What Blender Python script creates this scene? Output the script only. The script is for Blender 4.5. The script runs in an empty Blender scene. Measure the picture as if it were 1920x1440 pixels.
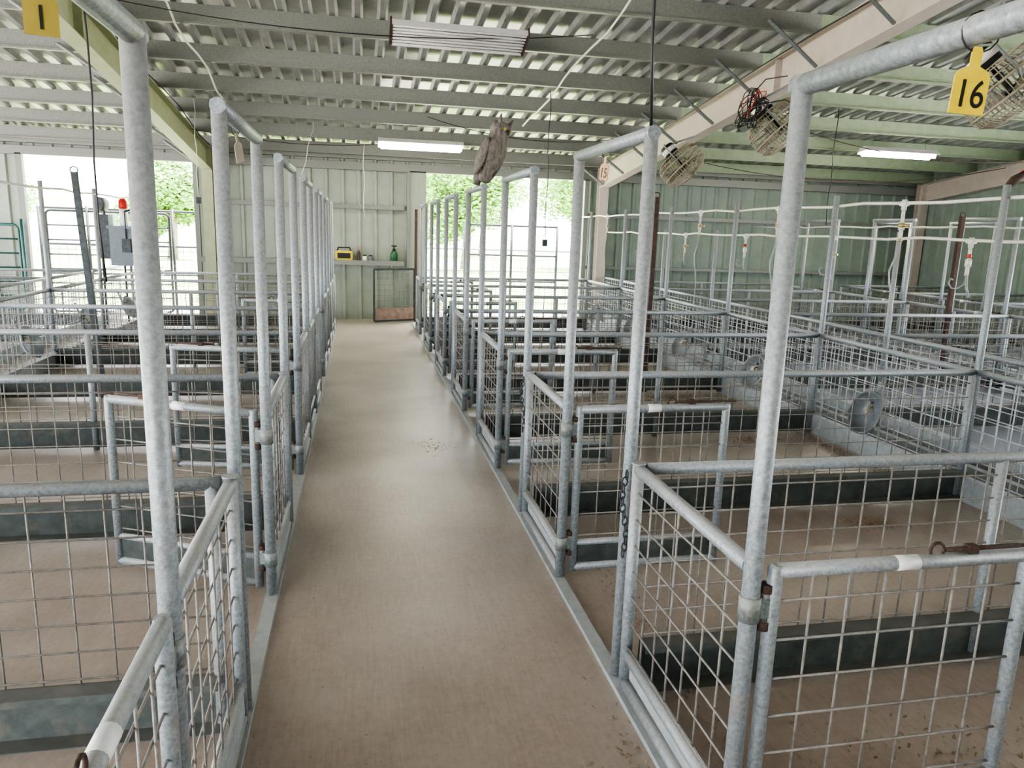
import bpy, bmesh, math, random
from mathutils import Vector, Matrix
random.seed(7)
scene = bpy.context.scene
COL = scene.collection
PI = math.pi

# ------------------------------------------------------------------ materials
def nodes_of(m):
    m.use_nodes = True
    nt = m.node_tree
    return nt, nt.nodes, nt.links, nt.nodes['Principled BSDF']

def ramp(nt, fac, stops):
    r = nt.nodes.new('ShaderNodeValToRGB')
    el = r.color_ramp.elements
    while len(el) < len(stops): el.new(0.5)
    for e, (p, c) in zip(el, stops):
        e.position = p; e.color = (*c, 1)
    nt.links.new(fac, r.inputs[0])
    return r.outputs[0]

def noise(nt, scale, detail=4, vec=None, mapping=None, rough=0.55):
    n = nt.nodes.new('ShaderNodeTexNoise')
    n.inputs['Scale'].default_value = scale
    n.inputs['Detail'].default_value = detail
    n.inputs['Roughness'].default_value = rough
    if vec is None:
        g = nt.nodes.new('ShaderNodeNewGeometry'); vec = g.outputs['Position']
    if mapping:
        mp = nt.nodes.new('ShaderNodeMapping'); mp.inputs['Scale'].default_value = mapping
        nt.links.new(vec, mp.inputs[0]); vec = mp.outputs[0]
    nt.links.new(vec, n.inputs['Vector'])
    return n.outputs['Fac']

def mix(nt, fac, a, b, mode='MIX'):
    m = nt.nodes.new('ShaderNodeMix'); m.data_type = 'RGBA'; m.blend_type = mode
    for inp, v in ((m.inputs[0], fac), (m.inputs[6], a), (m.inputs[7], b)):
        if isinstance(v, (int, float)): inp.default_value = v
        elif isinstance(v, tuple): inp.default_value = (*v, 1)
        else: nt.links.new(v, inp)
    return m.outputs[2]

def mathn(nt, op, a, b=0.0, clamp=False):
    m = nt.nodes.new('ShaderNodeMath'); m.operation = op; m.use_clamp = clamp
    for inp, v in ((m.inputs[0], a), (m.inputs[1], b)):
        if isinstance(v, (int, float)): inp.default_value = v
        else: nt.links.new(v, inp)
    return m.outputs[0]

def bump(nt, bsdf, h, strength=0.2, dist=0.01):
    b = nt.nodes.new('ShaderNodeBump'); b.inputs['Strength'].default_value = strength
    b.inputs['Distance'].default_value = dist
    nt.links.new(h, b.inputs['Height']); nt.links.new(b.outputs[0], bsdf.inputs['Normal'])

def simple(name, col, rough=0.6, metal=0.0, var=0.15, scale=20, emit=None):
    m = bpy.data.materials.new(name); nt, N, L, B = nodes_of(m)
    f = noise(nt, scale, 3)
    a = tuple(c*(1-var) for c in col); b = tuple(min(1, c*(1+var)) for c in col)
    L.new(ramp(nt, f, [(0.3, a), (0.7, b)]), B.inputs['Base Color'])
    B.inputs['Roughness'].default_value = rough; B.inputs['Metallic'].default_value = metal
    if emit:
        B.inputs['Emission Color'].default_value = (*emit[0], 1); B.inputs['Emission Strength'].default_value = emit[1]
    return m

def galv(name, dark, light, rough=0.5, metal=0.55, dust=0.5, rust=0.35, sc=90, dustcol=(0.50, 0.47, 0.42)):
    m = bpy.data.materials.new(name); nt, N, L, B = nodes_of(m)
    f = noise(nt, sc, 5, rough=0.7)
    base = ramp(nt, f, [(0.32, dark), (0.68, light)])
    f2 = noise(nt, 9, 4)
    r = ramp(nt, f2, [(0.56, (0, 0, 0)), (0.75, (1, 1, 1))])
    rf = mathn(nt, 'MULTIPLY', r, rust)
    c = mix(nt, rf, base, (0.30, 0.22, 0.16))
    g = N.new('ShaderNodeNewGeometry'); s = N.new('ShaderNodeSeparateXYZ'); L.new(g.outputs['Normal'], s.inputs[0])
    up = mathn(nt, 'MULTIPLY', mathn(nt, 'MAXIMUM', s.outputs[2], 0.0), dust)
    upn = mathn(nt, 'MULTIPLY', up, mathn(nt, 'ADD', f2, 0.45), True)
    c = mix(nt, upn, c, dustcol)
    L.new(c, B.inputs['Base Color'])
    mr = mathn(nt, 'SUBTRACT', metal, mathn(nt, 'MULTIPLY', upn, 0.6), True)
    L.new(mr, B.inputs['Metallic'])
    B.inputs['Roughness'].default_value = rough
    bump(nt, B, f, 0.08, 0.002)
    return m

M = {}
M['galv'] = galv('galvanised_pipe', (0.18, 0.205, 0.22), (0.37, 0.41, 0.43), metal=0.25, rough=0.5, sc=75)
M['galvdark'] = galv('weathered_pipe', (0.12, 0.14, 0.14), (0.26, 0.29, 0.29), rough=0.55, metal=0.25)
M['board'] = galv('dark_channel_steel', (0.045, 0.056, 0.053), (0.085, 0.10, 0.095), rough=0.7, metal=0.0, dust=0.4, rust=0.25, sc=12, dustcol=(0.24, 0.22, 0.19))
M['lightboard'] = galv('light_channel_steel', (0.30, 0.34, 0.35), (0.43, 0.46, 0.47), rough=0.6, metal=0.1, dust=0.3, rust=0.45, sc=20)
M['wire'] = galv('mesh_wire', (0.16, 0.15, 0.14), (0.31, 0.295, 0.275), rough=0.6, metal=0.1, dust=0.2, rust=0.5, sc=30)
M['wireL'] = galv('mesh_wire_clean', (0.42, 0.45, 0.48), (0.60, 0.64, 0.67), rough=0.5, metal=0.1, dust=0.3, rust=0.2, sc=30)
M['tanwire'] = simple('dusty_tan_wire', (0.31, 0.28, 0.215), 0.7, 0.0, 0.2)
M['rust'] = galv('rusty_steel', (0.05, 0.032, 0.026), (0.11, 0.07, 0.055), rough=0.85, metal=0.1, dust=0.0, rust=0.2)
M['purlin'] = galv('purlin_steel', (0.18, 0.19, 0.175), (0.26, 0.27, 0.25), rough=0.5, metal=0.15, dust=0.2, rust=0.2, sc=60)
M['purlin_greenlit'] = galv('purlin_green_light', (0.24, 0.31, 0.20), (0.30, 0.37, 0.255), rough=0.5, metal=0.1, dust=0.2, rust=0.1, sc=8)  # green light reflected from the grass, put into the purlin colour
M['rafter'] = galv('rafter_paint', (0.46, 0.41, 0.365), (0.53, 0.48, 0.43), rough=0.55, metal=0.0, dust=0.2, rust=0.08, sc=6)
M['rafter_limelit'] = galv('rafter_paint_limelit', (0.34, 0.37, 0.23), (0.42, 0.44, 0.30), rough=0.55, metal=0.0, dust=0.2, rust=0.08, sc=6)  # lime light on the left girder, painted into its base colour
M['roof'] = galv('roof_sheet', (0.42, 0.43, 0.42), (0.56, 0.57, 0.56), rough=0.34, metal=0.45, dust=0.0, rust=0.05, sc=4)
M['wall'] = galv('wall_sheet', (0.28, 0.32, 0.265), (0.34, 0.38, 0.32), rough=0.45, metal=0.0, dust=0.0, rust=0.05, sc=3)
M['wall_shaded'] = galv('wall_sheet_shaded', (0.21, 0.265, 0.225), (0.265, 0.32, 0.275), rough=0.6, metal=0.0, dust=0.0, rust=0.05, sc=3)  # same sheet as the back wall, with darker greenish shade painted in
M['pvc'] = simple('white_pvc', (0.66, 0.65, 0.60), 0.4, 0, 0.06, 30)
M['black'] = simple('black_rubber', (0.02, 0.02, 0.022), 0.5, 0, 0.2)
M['darkbrown'] = simple('dark_brown_steel', (0.08, 0.05, 0.045), 0.6, 0.2, 0.3)
M['darkgrey'] = simple('dark_grey_steel', (0.06, 0.07, 0.075), 0.6, 0.3, 0.3)
M['yellow'] = simple('yellow_plastic', (0.74, 0.56, 0.05), 0.6, 0, 0.08)
M['olive'] = simple('faded_yellow_plastic', (0.36, 0.28, 0.06), 0.6, 0, 0.08)
M['orange'] = simple('orange_plastic', (0.45, 0.27, 0.14), 0.5, 0, 0.08)
M['cream'] = simple('cream_plastic', (0.34, 0.30, 0.24), 0.5, 0, 0.08)
M['red'] = simple('red_plastic', (0.55, 0.03, 0.02), 0.4, 0, 0.1)
M['green'] = simple('green_plastic', (0.03, 0.12, 0.05), 0.4, 0, 0.1)
M['teal'] = simple('teal_paint', (0.03, 0.11, 0.10), 0.4, 0.1, 0.1)
M['white'] = simple('white_enamel', (0.72, 0.72, 0.70), 0.4, 0, 0.04)
M['brass'] = simple('brass', (0.50, 0.40, 0.20), 0.35, 0.6, 0.1)
M['greybox'] = simple('grey_enamel', (0.13, 0.16, 0.18), 0.5, 0.1, 0.1)
M['bowl'] = simple('grey_bowl', (0.42, 0.45, 0.47), 0.3, 0.35, 0.12)
M['lamp'] = simple('lit_tube', (0.9, 0.9, 0.85), 0.4, 0, 0.01, emit=((1, 0.93, 0.74), 30.0))
M['louver'] = simple('lamp_louver', (0.56, 0.56, 0.55), 0.35, 0.0, 0.05)
M['chip'] = simple('wood_chips', (0.33, 0.24, 0.16), 0.9, 0, 0.4, 60)
M['wood'] = simple('weathered_plywood', (0.27, 0.20, 0.17), 0.85, 0, 0.25, 12)
M['bark'] = simple('bark', (0.24, 0.20, 0.16), 0.9, 0, 0.3, 6)
M['leaf'] = simple('leaves', (0.20, 0.34, 0.10), 0.7, 0, 0.2, 1.5)
M['far'] = simple('white_siding', (0.8, 0.82, 0.84), 0.6, 0, 0.03, 1)

def mk_ground():
    m = bpy.data.materials.new('grass_and_gravel'); nt, N, L, B = nodes_of(m)
    f = noise(nt, 0.7, 6)
    g = N.new('ShaderNodeNewGeometry'); s = N.new('ShaderNodeSeparateXYZ'); L.new(g.outputs['Position'], s.inputs[0])
    gr = ramp(nt, f, [(0.3, (0.22, 0.33, 0.10)), (0.7, (0.32, 0.42, 0.17))])
    added_gravel = ramp(nt, noise(nt, 6, 5), [(0.3, (0.37, 0.35, 0.33)), (0.7, (0.46, 0.44, 0.42))])  # gravel added around the barn to weaken green light bounced off grass
    L.new(mix(nt, mathn(nt, 'GREATER_THAN', s.outputs[1], 17.5), added_gravel, gr), B.inputs['Base Color'])
    B.inputs['Roughness'].default_value = 0.95
    return m
M['ground'] = mk_ground()

def mk_floor():
    m = bpy.data.materials.new('stained_concrete'); nt, N, L, B = nodes_of(m)
    g = N.new('ShaderNodeNewGeometry'); s = N.new('ShaderNodeSeparateXYZ'); L.new(g.outputs['Position'], s.inputs[0])
    X, Y = s.outputs[0], s.outputs[1]
    big = noise(nt, 0.9, 5, rough=0.5)
    c = ramp(nt, big, [(0.30, (0.39, 0.315, 0.255)), (0.5, (0.445, 0.37, 0.305)), (0.70, (0.50, 0.43, 0.365))])
    # the aisle strip is a greyer, cleaner pour than the pens
    ais = mathn(nt, 'MULTIPLY', mathn(nt, 'GREATER_THAN', X, -0.40), mathn(nt, 'LESS_THAN', X, 0.98))
    c = mix(nt, mathn(nt, 'MULTIPLY', ais, 0.55), c, (0.50, 0.455, 0.40))
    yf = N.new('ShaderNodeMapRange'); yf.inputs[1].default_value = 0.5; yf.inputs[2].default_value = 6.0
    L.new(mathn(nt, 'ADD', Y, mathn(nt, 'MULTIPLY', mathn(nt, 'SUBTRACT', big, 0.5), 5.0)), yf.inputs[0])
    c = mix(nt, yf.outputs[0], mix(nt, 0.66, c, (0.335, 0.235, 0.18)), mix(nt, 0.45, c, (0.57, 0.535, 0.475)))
    br = noise(nt, 1.0, 6, mapping=(70, 5, 1), rough=0.75)
    c = mix(nt, 0.34, c, ramp(nt, br, [(0.3, (0.35, 0.35, 0.35)), (0.7, (0.67, 0.66, 0.65))]), 'OVERLAY')
    gr = noise(nt, 28, 6, rough=0.75)
    c = mix(nt, 0.35, c, ramp(nt, gr, [(0.3, (0.35, 0.35, 0.35)), (0.7, (0.66, 0.66, 0.66))]), 'OVERLAY')
    bl = noise(nt, 1.1, 3, rough=0.4)
    c = mix(nt, mathn(nt, 'MULTIPLY', ramp(nt, bl, [(0.46, (0, 0, 0)), (0.80, (1, 1, 1))]), 0.6), c, (0.24, 0.195, 0.165))
    b2 = noise(nt, 2.6, 6, rough=0.7)
    c = mix(nt, mathn(nt, 'MULTIPLY', ramp(nt, b2, [(0.42, (0, 0, 0)), (0.80, (1, 1, 1))]), 0.3), c, (0.58, 0.55, 0.49))
    sp = noise(nt, 55, 3)
    c = mix(nt, mathn(nt, 'MULTIPLY', ramp(nt, sp, [(0.66, (0, 0, 0)), (0.72, (1, 1, 1))]), 0.5), c, (0.16, 0.115, 0.08))
    sky_tint = mathn(nt, 'GREATER_THAN', X, 4.75)
    c = mix(nt, mathn(nt, 'MULTIPLY', sky_tint, 0.6), c, (0.27, 0.34, 0.46))  # bluish sky reflection painted into the floor of the right rows
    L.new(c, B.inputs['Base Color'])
    rr = N.new('ShaderNodeMapRange'); rr.inputs[1].default_value = 0.3; rr.inputs[2].default_value = 0.7
    rr.inputs[3].default_value = 0.46; rr.inputs[4].default_value = 0.30
    L.new(big, rr.inputs[0]); L.new(rr.outputs[0], B.inputs['Roughness'])
    bump(nt, B, br, 0.05, 0.003)
    return m
M['floor'] = mk_floor()

def mk_owl():
    m = bpy.data.materials.new('owl_feathers'); nt, N, L, B = nodes_of(m)
    f = noise(nt, 45, 4, mapping=(1, 1, 0.45))
    L.new(ramp(nt, f, [(0.35, (0.10, 0.088, 0.078)), (0.65, (0.20, 0.182, 0.16))]), B.inputs['Base Color'])
    B.inputs['Roughness'].default_value = 0.8
    bump(nt, B, f, 0.5, 0.008)
    return m
M['owl'] = mk_owl()

# ------------------------------------------------------------------ mesh helpers
def frame_for(t):
    t = t.normalized()
    a = Vector((0, 0, 1)) if abs(t.z) < 0.9 else Vector((1, 0, 0))
    n = t.cross(a).normalized()
    return n, t.cross(n).normalized()

def path(bm, pts, r, n=8, closed=False):
    pts = [Vector(p) for p in pts]
    k = len(pts)
    rings = []
    nrm = None
    for i, p in enumerate(pts):
        if closed:
            t = (pts[(i+1) % k]-pts[i-1]).normalized()
        elif i == 0: t = (pts[1]-p).normalized()
        elif i == k-1: t = (p-pts[i-1]).normalized()
        else: t = ((pts[i+1]-p).normalized()+(p-pts[i-1]).normalized()).normalized()
        if nrm is None: nrm, b = frame_for(t)
        else:
            nrm = (nrm - t*nrm.dot(t)).normalized(); b = t.cross(nrm)
        rr = r[i] if isinstance(r, (list, tuple)) else r
        rings.append([bm.verts.new(p + (nrm*math.cos(a)+b*math.sin(a))*rr) for a in [2*PI*j/n for j in range(n)]])
    rng = range(k) if closed else range(k-1)
    for i in rng:
        A, Bv = rings[i], rings[(i+1) % k]
        for j in range(n):
            f = bm.faces.new((A[j], A[(j+1) % n], Bv[(j+1) % n], Bv[j])); f.smooth = n > 4
    if not closed and n > 2:
        bm.faces.new(rings[0][::-1]); bm.faces.new(rings[-1])

def box(bm, lo, hi):
    x0, y0, z0 = lo; x1, y1, z1 = hi
    v = [bm.verts.new(c) for c in ((x0,y0,z0),(x1,y0,z0),(x1,y1,z0),(x0,y1,z0),(x0,y0,z1),(x1,y0,z1),(x1,y1,z1),(x0,y1,z1))]
    for f in ((0,3,2,1),(4,5,6,7),(0,1,5,4),(1,2,6,5),(2,3,7,6),(3,0,4,7)):
        bm.faces.new([v[i] for i in f])

def lathe(bm, prof, n=16, axis='Z', sx=1, sy=1):
    rings = []
    for r, h in prof:
        ring = []
        for j in range(n):
            a = 2*PI*j/n
            p = (r*math.cos(a)*sx, r*math.sin(a)*sy, h)
            if axis == 'X': p = (p[2], p[0], p[1])
            ring.append(bm.verts.new(p))
        rings.append(ring)
    for i in range(len(rings)-1):
        for j in range(n):
            f = bm.faces.new((rings[i][j], rings[i][(j+1) % n], rings[i+1][(j+1) % n], rings[i+1][j])); f.smooth = True
    bm.faces.new(rings[0][::-1]); bm.faces.new(rings[-1])

def mesh(name, mat, fn, bevel=None):
    bm = bmesh.new(); fn(bm)
    bmesh.ops.recalc_face_normals(bm, faces=bm.faces)
    me = bpy.data.meshes.new(name); bm.to_mesh(me); bm.free()
    me.materials.append(M[mat])
    return me

def tubes(segs, r, n=10):
    def fn(bm):
        for s in segs: path(bm, s, r, n)
    return fn

def grid_wires(u0, u1, z0, z1, su, sz, r, axis='X', n=5):
    """wire mesh in the local XZ (or YZ) plane"""
    def fn(bm):
        def P(u, z, off): return (u, off, z) if axis == 'X' else (off, u, z)
        nu = max(1, round((u1-u0)/su)); nz = max(1, round((z1-z0)/sz))
        for i in range(1, nu):
            u = u0+(u1-u0)*i/nu; path(bm, [P(u, z0, r), P(u, z1, r)], r, n)
        for i in range(0, nz):
            z = z0+(z1-z0)*(i+0.35)/nz; path(bm, [P(u0, z, -r), P(u1, z, -r)], r, n)
    return fn

def put(name, me, parent=None, loc=(0, 0, 0), rot=(0, 0, 0), **props):
    ob = bpy.data.objects.new(name, me); COL.objects.link(ob)
    ob.location = loc; ob.rotation_euler = rot
    if parent: ob.parent = parent
    for k, v in props.items(): ob[k] = v
    return ob

def thing(name, label, category, parts, loc=(0, 0, 0), rot=(0, 0, 0), group=None):
    e = put(name, None, None, loc, rot, label=label, category=category)
    e.empty_display_size = 0.1
    if group: e['group'] = group
    for p in parts:
        nm, me = p[0], p[1]
        l = p[2] if len(p) > 2 else (0, 0, 0); r = p[3] if len(p) > 3 else (0, 0, 0)
        o = put(nm, me, e, l, r)
        if len(p) > 4 and p[4]: o['label'] = p[4]
    return e

def solo(name, label, category, me, loc=(0, 0, 0), rot=(0, 0, 0), group=None):
    o = put(name, me, None, loc, rot, label=label, category=category)
    if group: o['group'] = group
    return o

def struct(name, me, loc=(0, 0, 0)):
    return put(name, me, None, loc, kind='structure')

# ------------------------------------------------------------------ dimensions
H = 1.75
XR, XL = 1.00, -0.42            # aisle fence lines
XR2, XR3, XR4, XR5, XRW = 4.13, 4.81, 7.95, 9.35, 12.0
XL2 = -3.55
RAIL = 0.93
TALL = 2.13
PER = 1.80
YW = 14.8
def Bk(k): return 1.645+PER*k
def Ak(k): return Bk(k)-0.88
def Ck(k): return Bk(k)+0.83
def zroof(y): return 3.18+0.12*(YW-y)
NP = 7

# ------------------------------------------------------------------ shell
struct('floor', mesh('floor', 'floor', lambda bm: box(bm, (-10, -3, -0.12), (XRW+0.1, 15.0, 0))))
struct('ground', mesh('ground', 'ground', lambda bm: box(bm, (-150, -100, -0.5), (150, 200, -0.13))))

def corr_sheet(L, period, h, flat=0.5):
    """trapezoid rib profile: flat valley, sloped sides, flat rib top"""
    xs = []
    x = 0.0
    s = (1-flat)/2
    while x < L-1e-6:
        for fx, z in ((0, 0), (flat*0.5, 0), (flat*0.5+s*0.5, h), (flat*0.5+s*0.5+(1-flat)*0.5, h), (flat*0.5+(1-flat), 0)):
            xx = x+fx*period
            if xx <= L: xs.append((xx, z))
        x += period
    xs.append((L, 0))
    return xs

def corr_wall(bm, x0, x1, z0, z1, y, period=0.30, h=0.04):
    xs = corr_sheet(x1-x0, period, h, 0.7)
    a = [bm.verts.new((x0+u, y-d, z0)) for u, d in xs]
    b = [bm.verts.new((x0+u, y-d, z1)) for u, d in xs]
    for i in range(len(xs)-1): bm.faces.new((a[i], a[i+1], b[i+1], b[i]))

XO = -5.65
def bw(bm):
    top = zroof(YW)-0.0
    corr_wall(bm, -10, XO, 0, top, YW)
    corr_wall(bm, XO, -2.83, 2.80, top, YW)
    corr_wall(bm, -2.83, 1.24, 0, top, YW)
    corr_wall(bm, 1.24, 4.42, 2.80, top, YW)
struct('wall_back', mesh('wall_back', 'wall', bw))
struct('wall_back_east', mesh('wall_back_east', 'wall_shaded', lambda bm: corr_wall(bm, 4.42, XRW, 0, zroof(YW), YW)))
# right wall: solid at the far end, open below eave height along the rest
def rw(bm):
    for ya, yb, low in ((-3, 8.4, True), (8.4, 15.0, False)):
        xs = corr_sheet(yb-ya, 0.30, 0.04, 0.7)
        a = [bm.verts.new((XRW-d, ya+u, 3.0 if low else 0)) for u, d in xs]
        b = [bm.verts.new((XRW-d, ya+u, zroof(ya+u))) for u, d in xs]
        for i in range(len(xs)-1): bm.faces.new((a[i], a[i+1], b[i+1], b[i]))
struct('wall_right', mesh('wall_right', 'wall_shaded', rw))
def fw(bm):  # unseen wall added behind the camera to cut light from the rear
    corr_wall(bm, -2.5, XRW, 0, zroof(-3), -2.95)
    corr_wall(bm, -10, -2.5, 3.6, zroof(-3), -2.95)
struct('light_blocking_wall', mesh('light_blocking_wall', 'wall', fw))
def lw(bm):
    xs = corr_sheet(18, 0.30, 0.04, 0.7); y0 = -3
    a = [bm.verts.new((-10+d, y0+u, 3.1)) for u, d in xs]
    b = [bm.verts.new((-10+d, y0+u, zroof(y0+u))) for u, d in xs]
    for i in range(len(xs)-1): bm.faces.new((a[i], a[i+1], b[i+1], b[i]))
struct('wall_left', mesh('wall_left', 'wall', lw))

def rf(bm):
    xs = corr_sheet(22.2, 0.26, 0.05, 0.55)
    ys = [-3, 15.4]
    rows = [[bm.verts.new((-10+u, y, zroof(y)+0.05-d)) for u, d in xs] for y in ys]
    for i in range(len(xs)-1): bm.faces.new((rows[0][i], rows[0][i+1], rows[1][i+1], rows[1][i]))
struct('ceiling', mesh('ceiling', 'roof', rf))

# purlins: Z-section channels, one object each
def zsec(L):
    def fn(bm):
        box(bm, (0, -0.0015, -0.10), (L, 0.0015, 0.10))
        box(bm, (0, 0, 0.097), (L, 0.065, 0.10))
        box(bm, (0, -0.065, -0.10), (L, 0, -0.097))
        box(bm, (0, -0.065, -0.10), (L, -0.062, -0.082))
    return fn
mpA = mesh('purlin', 'purlin', zsec(14.7)); mpB = mesh('purlin_b', 'purlin_greenlit', zsec(7.3))
py = 14.35
YP = []
while py > -2.5:
    YP.append(py); py -= 1.14
for y in YP:
    solo('roof_purlin', 'galvanised steel roof purlin spanning under the sheet roof', 'roof beam', mpA, (-10, y, zroof(y)-0.112), group='roof purlins')
    solo('roof_purlin', 'steel roof purlin coloured by green reflected light, spanning to the side wall', 'roof beam', mpB, (4.7, y, zroof(y)-0.112), group='roof purlins')

# rafters with columns
def rafter_fn(bm):
    y0, y1 = -2.9, 14.45
    def beam(x0, x1, dz0, dz1):
        v = []
        for y in (y0, y1):
            zt = zroof(y)-0.215
            for x in (x0, x1):
                for dz in (dz0, dz1): v.append(bm.verts.new((x, y, zt+dz)))
        for f in ((0,1,3,2),(4,6,7,5),(0,4,5,1),(2,3,7,6),(0,2,6,4),(1,5,7,3)): bm.faces.new([v[i] for i in f])
    beam(-0.005, 0.005, -0.36, 0.0)
    beam(-0.09, 0.09, -0.012, 0.0)
    beam(-0.09, 0.09, -0.372, -0.36)
def stif(bm):
    box(bm, (-0.085, -0.006, -0.17), (0.085, 0.006, 0.17))
    for z in (-0.1, 0.1): path(bm, [(-0.06, -0.02, z), (-0.06, 0.02, z)], 0.014, 6)
def colfn(bm):
    zt = zroof(14.3)-0.22
    box(bm, (-0.005, -0.18, 0.02), (0.005, 0.0, zt))
    for s in (0, 1):
        y = 0.0 if s else -0.18
        box(bm, (-0.09, y-0.006, 0.02), (0.09, y+0.006, zt))
    box(bm, (-0.13, -0.24, 0.0), (0.13, 0.06, 0.02))
def brace(bm):
    path(bm, [(-0.02, 0, 0), (-0.60, 0, 0.40)], 0.022, 4)
mbr = mesh('flange_brace', 'galvdark', brace)
for X, rm in ((-2.6, 'rafter_limelit'), (4.7, 'rafter'), (XRW-0.12, 'rafter')):
    mraf = mesh('rafter', rm, rafter_fn); mstif = mesh('stiffener_plate', rm, stif); mcol = mesh('column', rm, colfn)
    parts = [('rafter', mraf)]
    for y in YP:
        if X != XRW-0.12: parts.append(('flange_brace', mbr, (-0.05, y-0.1, zroof(y)-0.545)))
    for y in (8.2, 2.2): parts.append(('stiffener_plate', mstif, (0, y, zroof(y)-0.40)))
    parts.append(('column', mcol, (0, 14.55, 0)))
    thing('roof_girder', 'painted steel rafter girder and column with lime light in its colour' if rm == 'rafter_limelit' else 'dull cream painted steel rafter girder and column carrying the roof', 'steel girder', parts, (X, 0, 0), group='steel girders')

n = [0]
def trim(mat, lo, hi):
    n[0] += 1
    return struct('trim_%d' % n[0], mesh('trim', mat, lambda bm: box(bm, lo, hi)))
trim('lightboard', (-0.398-0.05, 0.2, 0.0), (-0.40+0.01, 14.0, 0.022))
trim('lightboard', (0.965, 0.2, 0.0), (1.02, 14.0, 0.022))
trim('purlin', (-10, 14.60, 2.78), (XRW, 14.74, 2.92))      # door track
trim('purlin', (-10, 14.66, 2.98), (XRW, 14.76, 3.10))
trim('purlin', (-2.45, 14.62, 2.08), (0.85, 14.76, 2.16))   # girts
trim('purlin', (-2.83, 14.52, 1.10), (0.85, 14.76, 1.13))   # shelf girt
trim('purlin', (-2.83, 14.52, 1.04), (0.85, 14.53, 1.10))
trim('purlin', (4.42, 14.66, 2.08), (XRW, 14.76, 2.16))
trim('purlin', (4.42, 14.62, 1.06), (XRW, 14.76, 1.12))
trim('wall', (0.93, 14.60, 0), (1.26, 14.68, 2.80))         # sliding door edge
trim('purlin', (0.90, 14.56, 0), (0.95, 14.70, 2.80))
trim('purlin', (4.38, 14.60, 0), (4.46, 14.70, 2.80))
trim('purlin', (-2.88, 14.60, 0), (-2.80, 14.70, 2.80))
trim('purlin', (XO-0.06, 14.60, 0), (XO+0.04, 14.70, 2.80))
trim('rust', (4.33, 1, 0.0), (4.37, 14.2, 0.03))
trim('lightboard', (4.55, 1, 0.0), (4.62, 14.2, 0.10))

# ------------------------------------------------------------------ pen components
post_tall = mesh('tall_post', 'galv', tubes([[(0, 0, 0), (0, 0, TALL-0.01)]], 0.0245, 16))
cross = mesh('crossbar', 'galv', tubes([[(0, -0.905, TALL-0.03), (0, 0.025, TALL-0.03)]], 0.0245, 14))
def frame_tall(x, k, label='tall galvanised pipe arch over a pen gate'):
    thing('pipe_archway', label, 'pipe arch',
          [('post', post_tall, (0, 0, 0)), ('post', post_tall, (0, -0.88, 0)), ('crossbar', cross)],
          (x, Bk(k), 0), group='tall gate arches')

WR = 0.0036
PL = 0.83
fp_top = mesh('top_rail', 'galv', tubes([[(0, 0.02, RAIL-0.02), (0, PL-0.01, RAIL-0.02)]], 0.0225, 14))
fp_bot = mesh('bottom_rail', 'galv', tubes([[(0, 0.02, 0.17), (0, PL-0.01, 0.17)], [(0, 0.02, 0.045), (0, PL-0.01, 0.045)]], 0.0225, 12))
fp_board = mesh('base_board', 'lightboard', lambda bm: box(bm, (0.010, 0.03, 0.07), (0.016, PL-0.02, 0.15)))
def cornerp(bm):
    path(bm, [(0, 0, 0), (0, 0, RAIL)], 0.023, 14)
    path(bm, [(0, 0, RAIL), (0, 0, RAIL+0.006)], 0.027, 14)
fp_post = mesh('corner_post', 'galv', cornerp)
fp_wire = mesh('wire_mesh', 'wire', grid_wires(0.02, PL-0.02, 0.17, RAIL-0.04, 0.11, 0.11, WR, 'Y', 6))
def front_panel(x, k):
    thing('front_fence', 'galvanised pipe and wire mesh pen front fence along the aisle', 'pen fence',
          [('top_rail', fp_top), ('bottom_rail', fp_bot), ('base_board', fp_board), ('corner_post', fp_post, (0, PL, 0)), ('wire_mesh', fp_wire)],
          (x, Bk(k), 0), group='pen front fences')

# gate (local: hinge at origin, extends +X by GL)
GL = 0.855
def rrect(x0, x1, z0, z1, r=0.022):
    pts = []
    for cx, cz, a0 in ((x1-r, z1-r, 0), (x0+r, z1-r, 90), (x0+r, z0+r, 180), (x1-r, z0+r, 270)):
        for i in range(4):
            a = math.radians(a0+i*30); pts.append((cx+r*math.cos(a), 0, cz+r*math.sin(a)))
    return pts
def gate_tube(bm):
    r = 0.0205
    path(bm, [(0.065, 0, 0.05), (0.065, 0, 0.905), (0.067, 0, 0.918)], [r, r, r*0.8], 14)
    path(bm, [(GL, 0, 0.05), (GL, 0, 0.905), (GL-0.002, 0, 0.918)], [r, r, r*0.8], 14)
    path(bm, [(0.065, 0, 0.90), (GL, 0, 0.90)], r, 14)
    path(bm, [(0.065, 0, 0.07), (GL, 0, 0.07)], r, 14)
    path(bm, [(0.065, 0, 0.20), (GL, 0, 0.20)], 0.016, 10)
g_fr = mesh('gate_tube', 'galv', gate_tube)
g_wi = mesh('wire_mesh', 'wire', grid_wires(0.07, GL-0.01, 0.2, 0.89, 0.105, 0.115, WR, 'X', 6))
g_kp = mesh('kick_plate', 'board', lambda bm: box(bm, (0.07, -0.004, 0.08), (GL-0.01, 0.004, 0.20)))
def hinge(bm):
    path(bm, [(0.0, 0, -0.035), (0.0, 0, 0.035)], 0.029, 14)
    box(bm, (0.0, -0.014, -0.028), (0.055, 0.014, 0.028))
    path(bm, [(0.045, 0, -0.04), (0.045, 0, 0.04)], 0.014, 10)
g_hi = mesh('hinge', 'galvdark', hinge)
g_bo = mesh('hinge_bolt', 'rust', lambda bm: path(bm, [(0.045, 0, -0.065), (0.045, 0, -0.041), (0.045, 0, -0.04), (0.045, 0, 0.04), (0.045, 0, 0.041), (0.045, 0, 0.065)], [0.018, 0.018, 0.008, 0.008, 0.018, 0.018], 8))
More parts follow.
